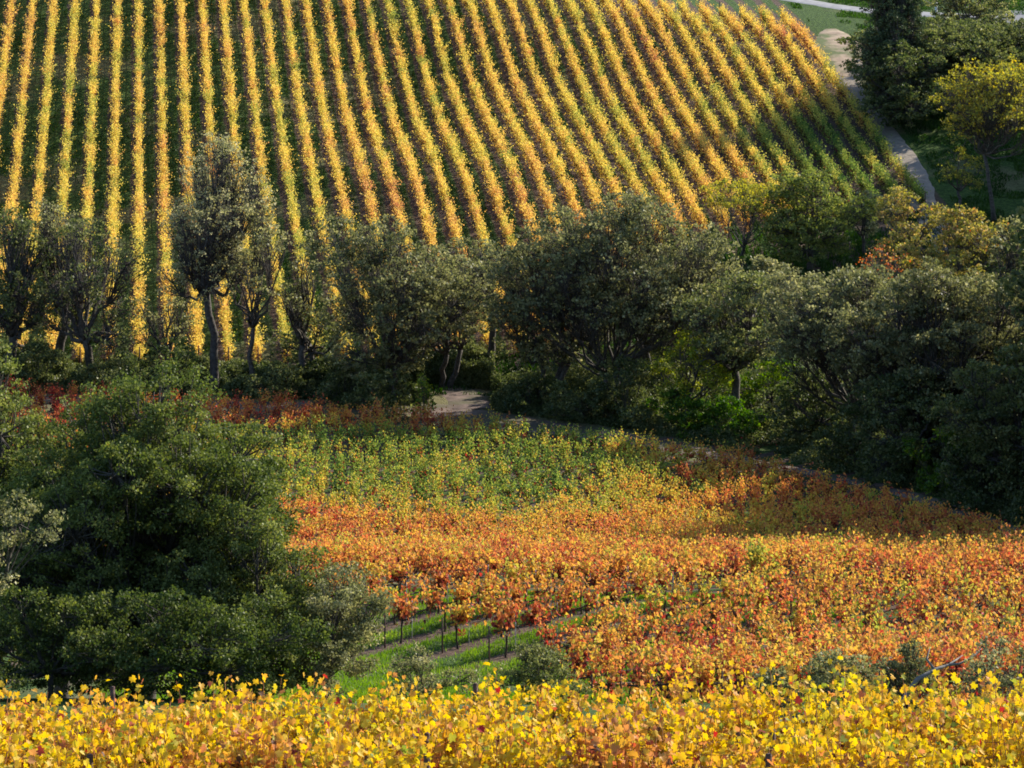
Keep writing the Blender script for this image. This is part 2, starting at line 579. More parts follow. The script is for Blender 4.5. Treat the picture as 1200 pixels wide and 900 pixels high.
# ------------------------------------------------------------------ trellised vine rows
def vine_row(mb, x0, y0, x1, y1, rng, canes_per_m, leaves, leaf, tmpl, cordon=.85, hgt=1.05, spread=.28, vine=1.5,
             tintf=None, jitter=.6, vigour=.14, hsig=.16, cr=1.0, hmod=None, cane_mesh=False, droop=.25, clump=.35, skirt=.2, seed=0, gapf=None):
    L = math.hypot(x1 - x0, y1 - y0)
    ux, uy = (x1 - x0) / L, (y1 - y0) / L
    n = int(L * canes_per_m)
    s = rng.random(n) * L
    # gather canes around the vine heads
    head = (np.floor(s / vine) + .5) * vine
    s = s + (head - s) * clump * rng.random(n)
    vi = np.floor(s / vine).astype(int)
    nv = int(L / vine) + 3
    vh = rng.normal(0, vigour, nv)
    vw = rng.uniform(1 - 2.2 * vigour, 1 + 2.2 * vigour, nv)
    vt = rng.normal(0, 1, nv)
    vgap = rng.random(nv) < .045
    keep = ~vgap[np.clip(vi, 0, nv - 1)] | (rng.random(n) < .35)
    s, vi = s[keep], vi[keep]
    n = len(s)
    bx = x0 + ux * s
    by = y0 + uy * s
    lat0 = rng.normal(0, .05, n)
    bz = gz(bx, by) + cordon + rng.normal(0, .06, n)
    hh = hgt * (1 + vh[np.clip(vi, 0, nv - 1)] + rng.normal(0, hsig, n) + .16 * (vnoise(s, s * 0, seed + 3, 2.3) - .5))
    if hmod is not None:
        hh = hh * hmod(bx)
    tall = rng.random(n) < .06
    hh[tall] *= 1 + 1.4 * hsig
    lean = rng.normal(0, spread, n) * vw[np.clip(vi, 0, nv - 1)]
    along = rng.normal(0, .22, n)
    drp = rng.random(n) ** 2 * droop
    nx_, ny_ = -uy, ux

    def path(t):
        k = lat0[:, None] + lean[:, None] * (t + .4 * t * t)
        a = along[:, None] * t
        z = hh[:, None] * (t - drp[:, None] * t * t * .9)
        X = bx[:, None] + nx_ * k + ux * a
        Y = by[:, None] + ny_ * k + uy * a
        Z = bz[:, None] + z
        return X, Y, Z
    m = leaves
    t = (np.arange(m)[None, :] + rng.random((n, m))) / m
    X, Y, Z = path(t)
    jit = leaf * jitter
    ct = rng.normal(0, .5, n)
    P = np.stack([X, Y, Z], -1) + rng.normal(0, jit, (n, m, 3))
    # skirt leaves hanging under the cordon
    sk_ = rng.random((n, m)) < skirt * .5
    P[..., 2] -= np.where(sk_, rng.random((n, m)) * .5 + Z - bz[:, None], 0)
    P = P.reshape(-1, 3)
    tt = t.reshape(-1)
    N = runit(len(P), rng) + np.array([0, -.15, .35])
    T = runit(len(P), rng) * .7 + np.array([0, 0, -.8])
    size = leaf * (1.15 - .4 * tt) * (.7 + .6 * rng.random(len(P)))
    tint = tintf(P[:, 0], P[:, 1], tt, np.repeat(vt[np.clip(vi, 0, nv - 1)] + ct, m), rng)
    mb.cards(*tmpl, P, N, T, size, 0, np.clip(tint, 0, 1))
    if cane_mesh:
        tq = np.linspace(0, .95, 4)[None, :].repeat(n, 0)
        X, Y, Z = path(tq)
        C = np.stack([X, Y, Z], -1)
        r = np.array([.006, .005, .004, .003]) * cr
        th = np.array([0, 2.1, 4.2])
        ring = np.stack([np.cos(th), np.sin(th), th * 0], -1)
        V = C[:, :, None, :] + r[None, :, None, None] * ring[None, None]
        V = V.reshape(n, 12, 3)
        fq = []
        for a in range(3):
            for b in range(3):
                fq += [a * 3 + b, a * 3 + (b + 1) % 3, (a + 1) * 3 + (b + 1) % 3, (a + 1) * 3 + b]
        Lp = (np.arange(n)[:, None] * 12 + np.array(fq)[None, :]).ravel()
        mb.add(V.reshape(-1, 3), Lp, np.full(n * 9, 4), 1)
    # the cordon arm along the wire
    tq = np.arange(0, L + .01, 1.0)
    cx, cy = x0 + ux * tq, y0 + uy * tq
    mb.tube(np.stack([cx, cy, gz(cx, cy) + cordon], -1), np.full(len(tq), .03), 4, 2)


def post_mesh(h, r, mat, name):
    mb = MB()
    mb.tube([(0, 0, -.3), (0, 0, h * .5), (0, 0, h)], [r, r * .97, r * .93], 7, 0)
    mb.tube([(0, 0, h), (0, 0, h + .012)], [r * .8, r * .4], 7, 0)
    return mb.mesh(name, [mat])


def trunk_mesh(h, name, seed):
    rng = np.random.default_rng(seed)
    mb = MB()
    z = np.linspace(-.15, h, 7)
    x = np.cumsum(rng.normal(0, .015, 7))
    y = np.cumsum(rng.normal(0, .015, 7))
    mb.tube(np.stack([x, y, z], -1), [.06, .05, .04, .037, .035, .04, .05], 6, 0)
    for sg in (-1, 1):
        mb.tube([(x[-1], y[-1], h - .03), (x[-1] + sg * .2, y[-1], h + .03)], [.035, .022], 5, 0)
    return mb.mesh(name, [VBARK], True)


def add_part(name, me, parent, x, y, z=None, rz=0.0, rel=None):
    o = bpy.data.objects.new(name, me)
    COL.objects.link(o)
    o.parent = parent
    px, py, pz = parent.location
    o.location = (x - px, y - py, (gz(x, y) if z is None else z) - pz)
    o.rotation_euler = (0, 0, rz)
    return o


def finish_row(mb, name, x, y, label, cat, group, mats):
    root = empty(name, (x, y, float(gz(x, y))))
    me = mb.mesh("foliage", mats)
    me.transform(__import__('mathutils').Matrix.Translation((-root.location)))
    o = bpy.data.objects.new("foliage", me)
    COL.objects.link(o)
    o.parent = root
    tag(root, label, cat, group)
    return root


ORD = {1: 'first', 2: 'second', 3: 'third', 4: 'fourth', 5: 'fifth', 6: 'sixth', 7: 'seventh', 8: 'eighth', 9: 'ninth', 10: 'tenth', 11: 'eleventh', 12: 'twelfth', 13: 'thirteenth',
       14: 'fourteenth', 15: 'fifteenth', 16: 'sixteenth', 17: 'seventeenth', 18: 'eighteenth', 19: 'nineteenth', 20: 'twentieth', 30: 'thirtieth', 40: 'fortieth', 50: 'fiftieth', 60: 'sixtieth'}
TENS = {20: 'twenty', 30: 'thirty', 40: 'forty', 50: 'fifty', 60: 'sixty'}


def ordinal(n):
    if n in ORD:
        return ORD[n]
    return TENS[n // 10 * 10] + '-' + ORD[n % 10]


# ---- far hillside rows
def hill_rows():
    wood_post = post_mesh(1.9, .06, WOOD, "post")
    rng = np.random.default_rng(11)
    ks = list(range(-5, 39))
    for k in ks:
        s = 2.4 * (k - 5.9)
        # lower end and upper end of each row (Y distance)
        lo = np.interp(s, [-40, 22, 36, 46, 55, 64, 72, 80], [234, 236, 240, 262, 272, 276, 281, 286])
        hi = np.interp(s, [-40, 40, 46, 50, 60, 72, 80], [352, 352, 351, 350, 348, 347, 346])
        lo += rng.uniform(-.6, .6)
        x = lambda y: s - ROW_SKEW * y

        def tintf(X, Y, t, vt, r, s=s):
            base = .455 + .03 * np.sin(s * .35) - .05 * (t - .6)
            base = base + .11 * (vnoise(X, Y, 21, 7) - .5) + .05 * vt + r.normal(0, .04, len(X))
            # lower stretch in the middle turns orange, lower right greener and darker, its shade put into the tint
            base = base + .07 * np.clip((s - 18) / 10, 0, 1) * np.clip((290 - Y) / 25, 0, 1) * np.clip((75 - s) / 20, 0, 1)
            base = base - .20 * np.clip((s - 60) / 10, 0, 1) * np.clip((318 - Y) / 20, 0, 1)
            base = base + .05 * np.clip((s - 70) / 6, 0, 1) * np.clip((Y - 325) / 10, 0, 1)
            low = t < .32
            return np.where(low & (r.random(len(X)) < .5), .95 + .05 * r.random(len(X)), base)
        mb = MB()
        vine_row(mb, x(lo), lo, x(hi), hi, rng, 17, 15, .185, LEAF4, cordon=.60, hgt=1.36, jitter=.45, spread=.25, vine=1.8, tintf=tintf,
                 droop=.4, clump=.3, skirt=.40, seed=k + 50)
        # trunks under the foliage
        ty = np.arange(lo + .5, hi, 1.8)
        for yy in ty:
            zz = float(gz(x(yy), yy))
            mb.tube([(x(yy), yy, zz - .1), (x(yy) + rng.normal(0, .03), yy, zz + .86)], [.05, .035], 4, 2, cap=False)
        vis = 39 - k
        lab = f"yellow autumn vine row on the far hillside, {ordinal(vis)} from the gravel lane"
        if k <= -1:
            lab = f"yellow vine row at the western edge of the far hillside, {ordinal(vis)} from the gravel lane"
        root = finish_row(mb, "vine_row", x(lo), lo, lab, "vine row", "long yellow vine rows on the far hillside", [HVINE, CANE, VBARK])
        for yy in (lo - .4, hi + .4):
            add_part("post", wood_post, root, x(yy), yy)


hill_rows()

# ---- middle field of orange, red and green vines
FIELD = [(-52, 195), (-48, 212), (-38, 222), (-25, 219.5), (-14, 215.5), (-5, 211.5), (2.4, 206), (16, 194), (22.6, 178.5), (27.2, 162), (29.5, 151), (33, 135), (30, 74), (12, 77), (6, 86), (2.6, 96), (1.8, 102.5), (-1.5, 106.5), (-5.5, 108.0), (-9, 111), (-14, 116), (-30, 130), (-48, 165)]


def clip_line(px, py, dx, dy, poly):
    ts = []
    n = len(poly)
    for i in range(n):
        x1, y1 = poly[i]
        x2, y2 = poly[(i + 1) % n]
        ex, ey = x2 - x1, y2 - y1
        den = dx * ey - dy * ex
        if abs(den) < 1e-9:
            continue
        t = ((x1 - px) * ey - (y1 - py) * ex) / den
        u = ((x1 - px) * dy - (y1 - py) * dx) / den
        if 0 <= u < 1:
            ts.append(t)
    ts.sort()
    return [(ts[i], ts[i + 1]) for i in range(0, len(ts) - 1, 2)]


def field_tint(X, Y, t, vt, r):
    q_ = .8 * X - .6 * Y
    a_ = .6 * X + .8 * Y
    n1 = .5 * vnoise(X, Y, 31, 11) + .5 * vnoise(q_, a_ / 4, 32, 3.4)
    n2 = vnoise(q_, a_ / 2.5, 33, 2.2)
    Yw = Y + 16 * (vnoise(q_, a_ / 3, 35, 5) - .5) + 8 * (vnoise(X, Y, 36, 2.2) - .5) + .25 * X
    base = .618 + .17 * (n1 - .5) + .13 * (n2 - .5)
    g = np.clip((Yw - 167) / 14, 0, 1) * np.clip((207.5 - Y) / 3, 0, 1) * np.clip((13 - X) / 8, 0, 1)
    base = base * (1 - g) + (.21 + .10 * (n2 - .5)) * g
    o = np.clip((Y - 206) / 3, 0, 1)
    base = base + .06 * o
    rr = np.clip((-22 - X) / 8, 0, 1) * np.clip((Y - 188) / 8, 0, 1)
    base = base * (1 - rr) + .80 * rr
    ye = np.clip((X - 6) / 10, 0, 1) * np.clip((Y - 125) / 20, 0, 1)
    base = base - .04 * ye
    near = np.clip((118 - Y) / 8, 0, 1)
    base = base - .01 * near
    base = np.where((t < .35) & (r.random(len(X)) < .55), .97, base)  # low leaves browned, painting in the dark gaps between vines
    return base + .085 * vt + r.normal(0, .07, len(X)) - .05 * (t - .5) + np.where(r.random(len(X)) < .06, .3, 0) - np.where(r.random(len(X)) < .07, .18, 0)


def field_rows():
    rng = np.random.default_rng(23)
    trunks = [trunk_mesh(.86, "trunk", 100 + i) for i in range(4)]
    stake = MB()
    stake.tube([(0, 0, -.2), (0, 0, 1.5)], [.014, .014], 5, 0)
    stake = stake.mesh("stake", [STEEL])
    wpost = post_mesh(1.3, .032, WOOD, "post")
    low_post = post_mesh(.95, .032, WOOD, "post")
    low_trunks = [trunk_mesh(.6, "trunk", 150 + i) for i in range(4)]
    ux, uy = .6, .8
    nx_, ny_ = .8, -.6
    rows = []
    for i in range(-80, -8):
        q = i * 2.2
        for a, b in clip_line(nx_ * q, ny_ * q, ux, uy, FIELD):
            if b - a < 3:
                continue
            A = (nx_ * q + ux * a, ny_ * q + uy * a)
            B = (nx_ * q + ux * b, ny_ * q + uy * b)
            # drop what the photograph cannot show (beyond the sides of the view)
            def inview(p):
                return abs(p[0] / p[1]) < .2
            pts = [(A[0] + (B[0] - A[0]) * f, A[1] + (B[1] - A[1]) * f) for f in np.linspace(0, 1, 40)]
            ok = [j for j, p in enumerate(pts) if inview(p)]
            if not ok:
                continue
            A2, B2 = pts[max(ok[0] - 1, 0)], pts[min(ok[-1] + 1, 39)]
            if math.hypot(B2[0] - A2[0], B2[1] - A2[1]) < 3:
                continue
            rows.append((q, A2, B2))
    rows.sort(key=lambda r: -r[0])
    N = len(rows)
    for idx, (q, A, B) in enumerate(rows):
        my = (A[1] + B[1]) / 2
        mb = MB()
        # nearer rows need finer leaves
        front = A[1] < 122 and A[0] < .6
        near = A[1] < 122 and not front
        vine_row(mb, *A, *B, rng, 11, 13, .155, LEAFN, cordon=1.02 if front else (.60 if near else .88), hgt=.95 if front else (1.38 if near else 1.1), spread=.27, vine=1.7, jitter=.5, vigour=.2,
                 tintf=field_tint, cane_mesh=my < 150, droop=.35 if front else .5, clump=.9, skirt=.06 if front else (.6 if near else .3), seed=idx)
        mx = (A[0] + B[0]) / 2
        if my > 196:
            if mx < -24:
                col = "crimson and orange"
            else:
                col = "green and tan"
        elif my > 180:
            col = "green and gold"
        elif my > 155:
            col = "orange and green"
        else:
            col = "orange and red"
        lab = f"{col} vine row in the middle field, {ordinal(idx + 1)} from its lower right corner"
        root = finish_row(mb, "vine_row", A[0], A[1], lab, "vine row", "autumn vine rows in the middle field", [FVINE, CANE, VBARK])
        L = math.hypot(B[0] - A[0], B[1] - A[1])
        add_part("post", low_post if near else wpost, root, A[0] - .3 * ux, A[1] - .3 * uy)
        add_part("post", wpost, root, B[0] + .3 * ux, B[1] + .3 * uy)
        m = 0
        for s in np.arange(.65, L, 1.3):
            x, y = A[0] + ux * s, A[1] + uy * s
            if y < 134 and m < 46:
                if front and m % 2:
                    m += 1
                    continue
                add_part("trunk", (low_trunks if near else trunks)[m % 4], root, x, y, rz=rng.uniform(0, 6))
                if y < 118 and front:
                    add_part("stake", stake, root, x + .65 * ux, y + .65 * uy)
                m += 1


field_rows()


# ---- foreground yellow rows
def front_tint(X, Y, t, vt, r):
    base = .475 + .12 * (vnoise(X, Y, 41, 1.2) - .5) + .08 * (vnoise(X, Y, 43, 4) - .5)
    base = base + .03 * vt + r.normal(0, .05, len(X)) + .06 * (.6 - t)
    base = base + .10 * np.clip(vnoise(X, Y, 45, .5) * 3 - 2, 0, 1) + np.where(r.random(len(X)) < .10, .13, 0) + np.where(r.random(len(X)) < .02 + .14 * (t < .45), .5, 0) - np.where(r.random(len(X)) < .06, .14, 0)  # brown leaves, mostly low, paint the shade between leaf clumps
    return base


def front_rows():
    rng = np.random.default_rng(5)
    tall_post = post_mesh(2.2, .045, WOOD, "post")
    wpost = post_mesh(1.8, .045, WOOD, "post")
    trunks = [trunk_mesh(.8, "trunk", 200 + i) for i in range(4)]
    names = ["topmost, bordering the dark oak and the orange field", "second down from the oak, behind the lowest rows",
             "third down from the oak, in the yellow strip", "lowest, running along the very bottom of the slope", "nearest, below the others at the bottom corner"]
    posts = [[128, 557, 986], [-30, 320, 713, 1100], [90, 500, 905], [240, 640, 1040], [100, 500, 900]]
    for i, D in enumerate([46.0, 43.4, 40.8, 38.2, 35.6]):
        xa, xb = XU(-60, D), XU(1260, D)
        ya, yb = D + .5, D - .3
        mb = MB()
        vine_row(mb, xa, ya, xb, yb, rng, 24, 26, .118, LEAFG, cordon=.92, hgt=1.18, vigour=.13, hsig=.10, cr=1.6, jitter=.55, spread=.34, vine=1.5,
                 tintf=front_tint, hmod=(lambda bx: np.interp(bx, [-8.5, -5.2, -4.0, 20], [.62, .70, 1.0, 1.0])) if i == 0 else (lambda bx: np.interp(bx, [-8.5, -5.2, -4.2, 20], [.85, .85, 1, 1])), cane_mesh=True, droop=.4, clump=.45, skirt=.25, seed=300 + i)
        root = finish_row(mb, "vine_row", xa, ya, "bright yellow vine row, " + names[i], "vine row", "yellow vine rows at the front", [VINE, CANE, VBARK])
        for u in posts[i]:
            x = XU(u, D)
            y = ya + (yb - ya) * (x - xa) / (xb - xa)
            add_part("post", tall_post if i == 0 else wpost, root, x, y)
        for s in np.arange(.4, xb - xa, 1.5):
            x = xa + s
            y = ya + (yb - ya) * s / (xb - xa)
            add_part("trunk", trunks[int(s * 2) % 4], root, x, y, rz=rng.uniform(0, 6))
        for hw, nm in ((1.25, "wire"), (1.62, "wire")):
            tq = np.linspace(0, 1, 40)
            x = xa + (xb - xa) * tq
            y = ya + (yb - ya) * tq
            z = gz(x, y) + hw + (0.17 if i == 0 else 0) + .015 * np.sin(tq * 40)
            w = MB()
            w.tube(np.stack([x, y + .02, z], -1) - np.array(root.location), np.full(40, .0045), 4, 0)
            w.build(nm, RUST, root)


front_rows()


# ------------------------------------------------------------------ trees
def bez(p0, p1, p2, n):
    t = np.linspace(0, 1, n)[:, None]
    return (1 - t) ** 2 * p0 + 2 * (1 - t) * t * p1 + t ** 2 * p2


def make_tree(name, u, D, vtop, wpx, leafm, label, cat="tree", group=None, seed=1, lobes=9, trunk_h=.30, crown_lo=.35, leaf=.16,
              density=1.0, bark=None, trunk_r=None, stems=1, open_=0.0, tint0=.45, tintv=.14, depth=None, lean=(0, 0), flat=.75, twig=False, kind='oak', dz=0.0):
    rng = np.random.default_rng(seed * 7919 + 13)
    bark = bark or BARK
    x0 = XU(u, D)
    y0 = D
    zg = float(gz(x0, y0)) + dz
    Ht = ZV(vtop, D) - zg
    Wd = wpx / F * D / 2.0 * 1.12
    Dp = depth or Wd
    if 195 < D < 240 and crown_lo > .08:
        open_ = min(.5, open_ + .18)
        density *= .82
    root = empty(name, (x0, y0, zg))
    tag(root, label, cat, group)
    wood = MB()
    lv = MB()
    tr = trunk_r or (.028 * Ht)
    base = np.array([0, 0, -.2])
    fork_z = trunk_h * Ht
    LP, LS, LT = [], [], []
    lo = crown_lo * Ht
    # lobes: spread over the crown's envelope
    lobes = int(lobes * 1.35)
    if D > 150:
        leaf = leaf * 1.35
    cs = []
    tries = 0
    while len(cs) < lobes and tries < 900:
        tries += 1
        v = rng.normal(size=3)
        v /= np.linalg.norm(v)
        rr = rng.uniform(.50, .92) if rng.random() < .8 else rng.uniform(.0, .4)
        if v[2] < (-.95 if crown_lo < .2 else -.6):
            continue
        lr = rng.uniform(.20, .38)
        c = np.array([v[0] * rr * Wd, v[1] * rr * Dp, lo + (Ht - lo) * (.5 + .5 * v[2] * rr)])
        if all(np.linalg.norm((c - q[0]) / np.array([Wd, Dp, (Ht - lo) * .6])) > .36 * (.93 ** (tries / 50)) for q in cs):
            cs.append((c, lr))
    # make sure one lobe makes the top
    ctop = np.array([rng.uniform(-.2, .2) * Wd, rng.uniform(-.2, .2) * Dp, Ht - .24 * min(Wd, Ht - lo)])
    cs.append((ctop, .27))
    stem_pts = []
    for si in range(stems):
        an = rng.uniform(0, 6.28)
        so = np.array([math.cos(an), math.sin(an), 0]) * (0 if stems == 1 else .25 + .06 * Ht * .3)
        fk = np.array([lean[0] * Wd + rng.normal(0, .04 * Ht) + so[0] * 2.5, lean[1] * Wd + rng.normal(0, .04 * Ht) + so[1] * 2.5, fork_z * rng.uniform(.85, 1.15)])
        mid = base + so + (fk - base - so) * .5 + np.array([rng.normal(0, .02 * Ht), rng.normal(0, .02 * Ht), 0])
        pts = bez(base + so, mid, fk, 6)
        pts[1:-1, :2] += rng.normal(0, .0045 * Ht, (4, 2))
        f = tr / math.sqrt(stems)
        wood.tube(pts, f * np.array([1.5, 1.1, .98, .92, .88, .85]), 8)
        stem_pts.append(fk)
    cw, ch = Wd, (Ht - lo) * .5
    for li, (c, lr) in enumerate(cs):
        fk = min(stem_pts, key=lambda p: np.linalg.norm((p - c)[:2]) + rng.uniform(0, .5))
        r0 = tr / math.sqrt(stems) * rng.uniform(.42, .62)
        dvec = c - fk
        ctrl = fk + dvec * .45 + np.array([dvec[0] * .15, dvec[1] * .15, -.10 * np.linalg.norm(dvec) + rng.normal(0, .05 * Ht)])
        ctrl = ctrl + rng.normal(0, .05 * np.linalg.norm(dvec), 3)
        limb = bez(fk, ctrl, c, 9)
        limb[1:-1] += rng.normal(0, .012 * Ht, (7, 3))
        wood.tube(limb, np.linspace(r0, r0 * .30, 9), 6)
        R3 = np.array([cw * lr * 1.25, Dp * lr * 1.25, max(ch * lr * 1.1, .30 * cw * lr) * flat * 1.25])
        area = 4 * math.pi * (R3[0] * R3[1] * R3[2]) ** (2 / 3)
        nsub = int(np.clip(area * (1.3 if D > 150 else 2.6), 14, 85))
        for q in range(nsub):
            v = rng.normal(size=3)
            v /= np.linalg.norm(v)
            if v[2] < -.3 and rng.random() < (.6 if crown_lo > .2 else .1):
                v[2] = -v[2]
            sc = c + v * R3 * rng.uniform(.55, 1.0)
            st = limb[rng.integers(4, 9)]
            bp = bez(st, (st + sc) / 2 + rng.normal(0, .06 * np.linalg.norm(sc - st) + .02, 3) + np.array([0, 0, -.08 * np.linalg.norm(sc - st)]), sc, 5)
            wood.tube(bp, np.linspace(r0 * .22, .012, 5), 4, cap=False)
            if rng.random() < open_:
                continue
            srad = .34 * math.sqrt(area / nsub) * rng.uniform(.7, 1.4)
            cnt = int(density * 3.9 * (srad ** 2) * math.pi / (leaf * leaf * .8) * rng.uniform(.7, 1.3))
            g = rng.normal(size=(cnt, 3))
            g /= np.linalg.norm(g, axis=1, keepdims=True) + 1e-9
            g *= (rng.random((cnt, 1)) ** .5) * srad * np.array([1.25, 1.25, .70]) * 1.1
            g += rng.normal(0, .10 * srad, (cnt, 3))
            LP.append(sc + g)
            LT.append(np.full(cnt, rng.normal(0, tintv * .8)) + rng.normal(0, tintv, cnt))
    P = np.concatenate(LP)
    tint = np.clip(tint0 + np.concatenate(LT), 0, 1)
    n = len(P)
    # keep leaves off the ground
    k = P[:, 2] > .15
    P, tint = P[k], tint[k]
    n = len(P)
    N = runit(n, rng) + np.array([0, 0, .45])
    T = runit(n, rng)
    lv.cards(*LEAF4, P, N, T, leaf * rng.uniform(.7, 1.35, n), 0, tint)
    wood.build("trunk", bark, root, smooth=True)
    lv.build("crown", leafm, root)
    return root, n


TOT = 0
G1 = "oaks and other trees along the creek between the vineyards"
G2 = "trees beside the gravel lane"
G3 = "bushes in the undergrowth along the creek"


def T_(*a, **k):
    global TOT
    r, n = make_tree(*a, **k)
    TOT += n
    return r


# big oaks at the left front
T_("oak_tree", 165, 86, 466, 320, OAKD, "largest dark green oak, rising behind the yellow vines in front of the red field", seed=3, lobes=26, crown_lo=-.05, trunk_h=.22, leaf=.085, density=.66, trunk_r=.30, depth=4.0, tint0=.46)
T_("oak_tree", -25, 92, 428, 180, OAKD, "bright green oak crown at the photo's left edge behind the largest oak", seed=4, lobes=15, crown_lo=.0, leaf=.09, density=.6, tint0=.6)
T_("oak_tree", 70, 91, 522, 170, OAKD, "olive oak crown filling the gap between the largest oak and the left edge", seed=9, lobes=12, crown_lo=.0, leaf=.09, density=.6, tint0=.55)
T_("oak_tree", 300, 83, 590, 190, OAKD, "low grey-green oak crown between the largest oak and the grassy clearing", seed=5, lobes=14, crown_lo=-.05, leaf=.08, density=.62, tint0=.55, depth=2.6)
T_("oak_tree", 385, 82, 668, 120, GREYL, "small grey-green oak just left of the sunny grass clearing", seed=6, lobes=10, crown_lo=-.05, leaf=.075, density=.65, tint0=.42, depth=1.6)
T_("oak_tree", -30, 74, 572, 190, GREYL, "tan olive oak bough sticking out over the yellow vines at the left edge", seed=7, lobes=7, crown_lo=.38, leaf=.085, density=.6, tint0=.52, depth=1.6)
T_("oak_tree", 215, 79, 690, 260, OAKD, "low dark oak boughs at the middle of the largest oak's foot", seed=10, lobes=13, crown_lo=-.1, leaf=.08, density=.6, tint0=.3, depth=1.8)
T_("oak_tree", 60, 80, 690, 230, OAKD, "dark low oak growth at the foot of the largest oak above the wire fence", seed=8, lobes=13, crown_lo=-.05, leaf=.08, density=.6, tint0=.4, depth=2.2)

# creek line, left to right
T_("willow_tree", 15, 231, 250, 110, OAKL, "dark leafy tree at the left end of the creek line", group=G1, seed=21, lobes=14, crown_lo=.08, leaf=.16, density=.42, open_=.28, tint0=.35)
T_("willow_tree", 105, 230, 258, 130, OAKL, "broad dark tree leaning left, creek line left of the bare tree", group=G1, seed=22, lobes=13, crown_lo=.15, leaf=.15, density=.34, open_=.36, tint0=.4, lean=(.2, 0))
T_("walnut_tree", 60, 234, 235, 80, GREYL, "thin grey-green tree behind the dark trees at left, yellow rows showing through", group=G1, seed=23, lobes=8, crown_lo=.45, leaf=.15, density=.4, open_=.35, tint0=.5)
T_("walnut_tree", 250, 227, 170, 125, GREYL, "tallest half-bare tree with a thick dark trunk in front of the yellow hillside", group=G1, seed=24, lobes=20, crown_lo=.24, trunk_h=.40, trunk_r=.33, stems=1, leaf=.12, density=.28, open_=.12, tint0=.75, bark=MIDBARK)
T_("walnut_tree", 300, 226, 240, 85, GREYL, "slender olive tree with forked trunk right beside the tallest tree", group=G1, seed=25, lobes=9, crown_lo=.42, trunk_h=.35, trunk_r=.2, leaf=.15, density=.5, open_=.2, tint0=.6)
T_("willow_tree", 195, 230, 335, 70, GREYL, "sparse brown-grey young tree left of the tall dark trunk", group=G1, seed=26, lobes=8, crown_lo=.2, leaf=.14, density=.35, open_=.3, tint0=.45)
T_("oak_tree", 355, 228, 300, 60, GREYL, "thin see-through tree between the forked tree and the round oak", group=G1, seed=27, lobes=7, crown_lo=.3, leaf=.14, density=.35, open_=.35, tint0=.4)
T_("oak_tree", 455, 223, 252, 185, GREYL, "round grey-green oak standing left of the bare dirt opening", group=G1, seed=28, lobes=18, crown_lo=.15, trunk_h=.22, leaf=.16, density=.62, open_=.08, tint0=.38, trunk_r=.28, stems=2)
T_("oak_tree", 575, 236, 275, 120, GREYL, "smaller oak above the dirt opening between two larger oaks", group=G1, seed=29, lobes=12, crown_lo=.32, trunk_h=.3, leaf=.16, density=.5, open_=.2, tint0=.4)
T_("oak_tree", 640, 221, 268, 150, GREYL, "oak with slim dark trunks right of the dirt opening", group=G1, seed=30, lobes=15, crown_lo=.17, trunk_h=.25, leaf=.16, density=.6, open_=.12, tint0=.35, stems=3)
T_("oak_tree", 735, 219, 225, 230, GREYL, "widest creek oak with many dark limbs, mid hillside behind it", group=G1, seed=31, lobes=22, crown_lo=.22, trunk_h=.2, leaf=.16, density=.58, open_=.14, tint0=.42, stems=3, trunk_r=.36, depth=6.5)
T_("willow_tree", 812, 213, 385, 90, GREENL, "bright yellow-green young tree glowing between two creek oaks", group=G1, seed=32, lobes=8, crown_lo=.05, leaf=.13, density=.45, open_=.1, tint0=.8)
T_("oak_tree", 862, 212, 318, 130, OAKL, "dark oak with pale-lit top next to the yellow-green young tree", group=G1, seed=33, lobes=13, crown_lo=.30, trunk_h=.35, leaf=.16, density=.6, open_=.1, tint0=.5)
T_("oak_tree", 985, 203, 310, 190, GREYL, "spreading oak whose arching bare limbs show below its crown", group=G1, seed=34, lobes=18, crown_lo=.36, trunk_h=.2, leaf=.15, density=.62, open_=.08, tint0=.4, stems=2, trunk_r=.34, depth=6, lean=(.3, 0))
T_("willow_tree", 900, 218, 415, 120, GREENL, "low green thicket tree lit from behind under the spreading oaks", group=G1, seed=35, lobes=7, crown_lo=.05, leaf=.14, density=.45, open_=.1, tint0=.35)
T_("oak_tree", 1100, 196, 312, 200, GREYL, "massive oak with a sunlit right shoulder above the dark lane", group=G1, seed=36, lobes=24, crown_lo=.05, trunk_h=.2, leaf=.15, density=.62, open_=.05, tint0=.36, trunk_r=.38, depth=6.5)
T_("oak_tree", 1195, 205, 265, 130, GREYL, "oak at the right edge below the golden trees", group=G1, seed=37, lobes=15, crown_lo=.1, leaf=.15, density=.62, tint0=.4)
T_("oak_tree", 1190, 181, 400, 150, OAKL, "dark oak hanging over the lane at the right edge", group=G1, seed=38, lobes=18, crown_lo=-.05, leaf=.14, density=.65, tint0=.35)
T_("oak_tree", 1075, 191, 430, 150, OAKL, "dark understorey oak at the foot of the massive oak", group=G1, seed=39, lobes=14, crown_lo=-.05, leaf=.14, density=.6, tint0=.25)
T_("oak_tree", 960, 206, 430, 110, OAKL, "dark bushy oak low on the bank under the arching limbs", group=G1, seed=40, lobes=12, crown_lo=-.05, leaf=.15, density=.6, tint0=.25)

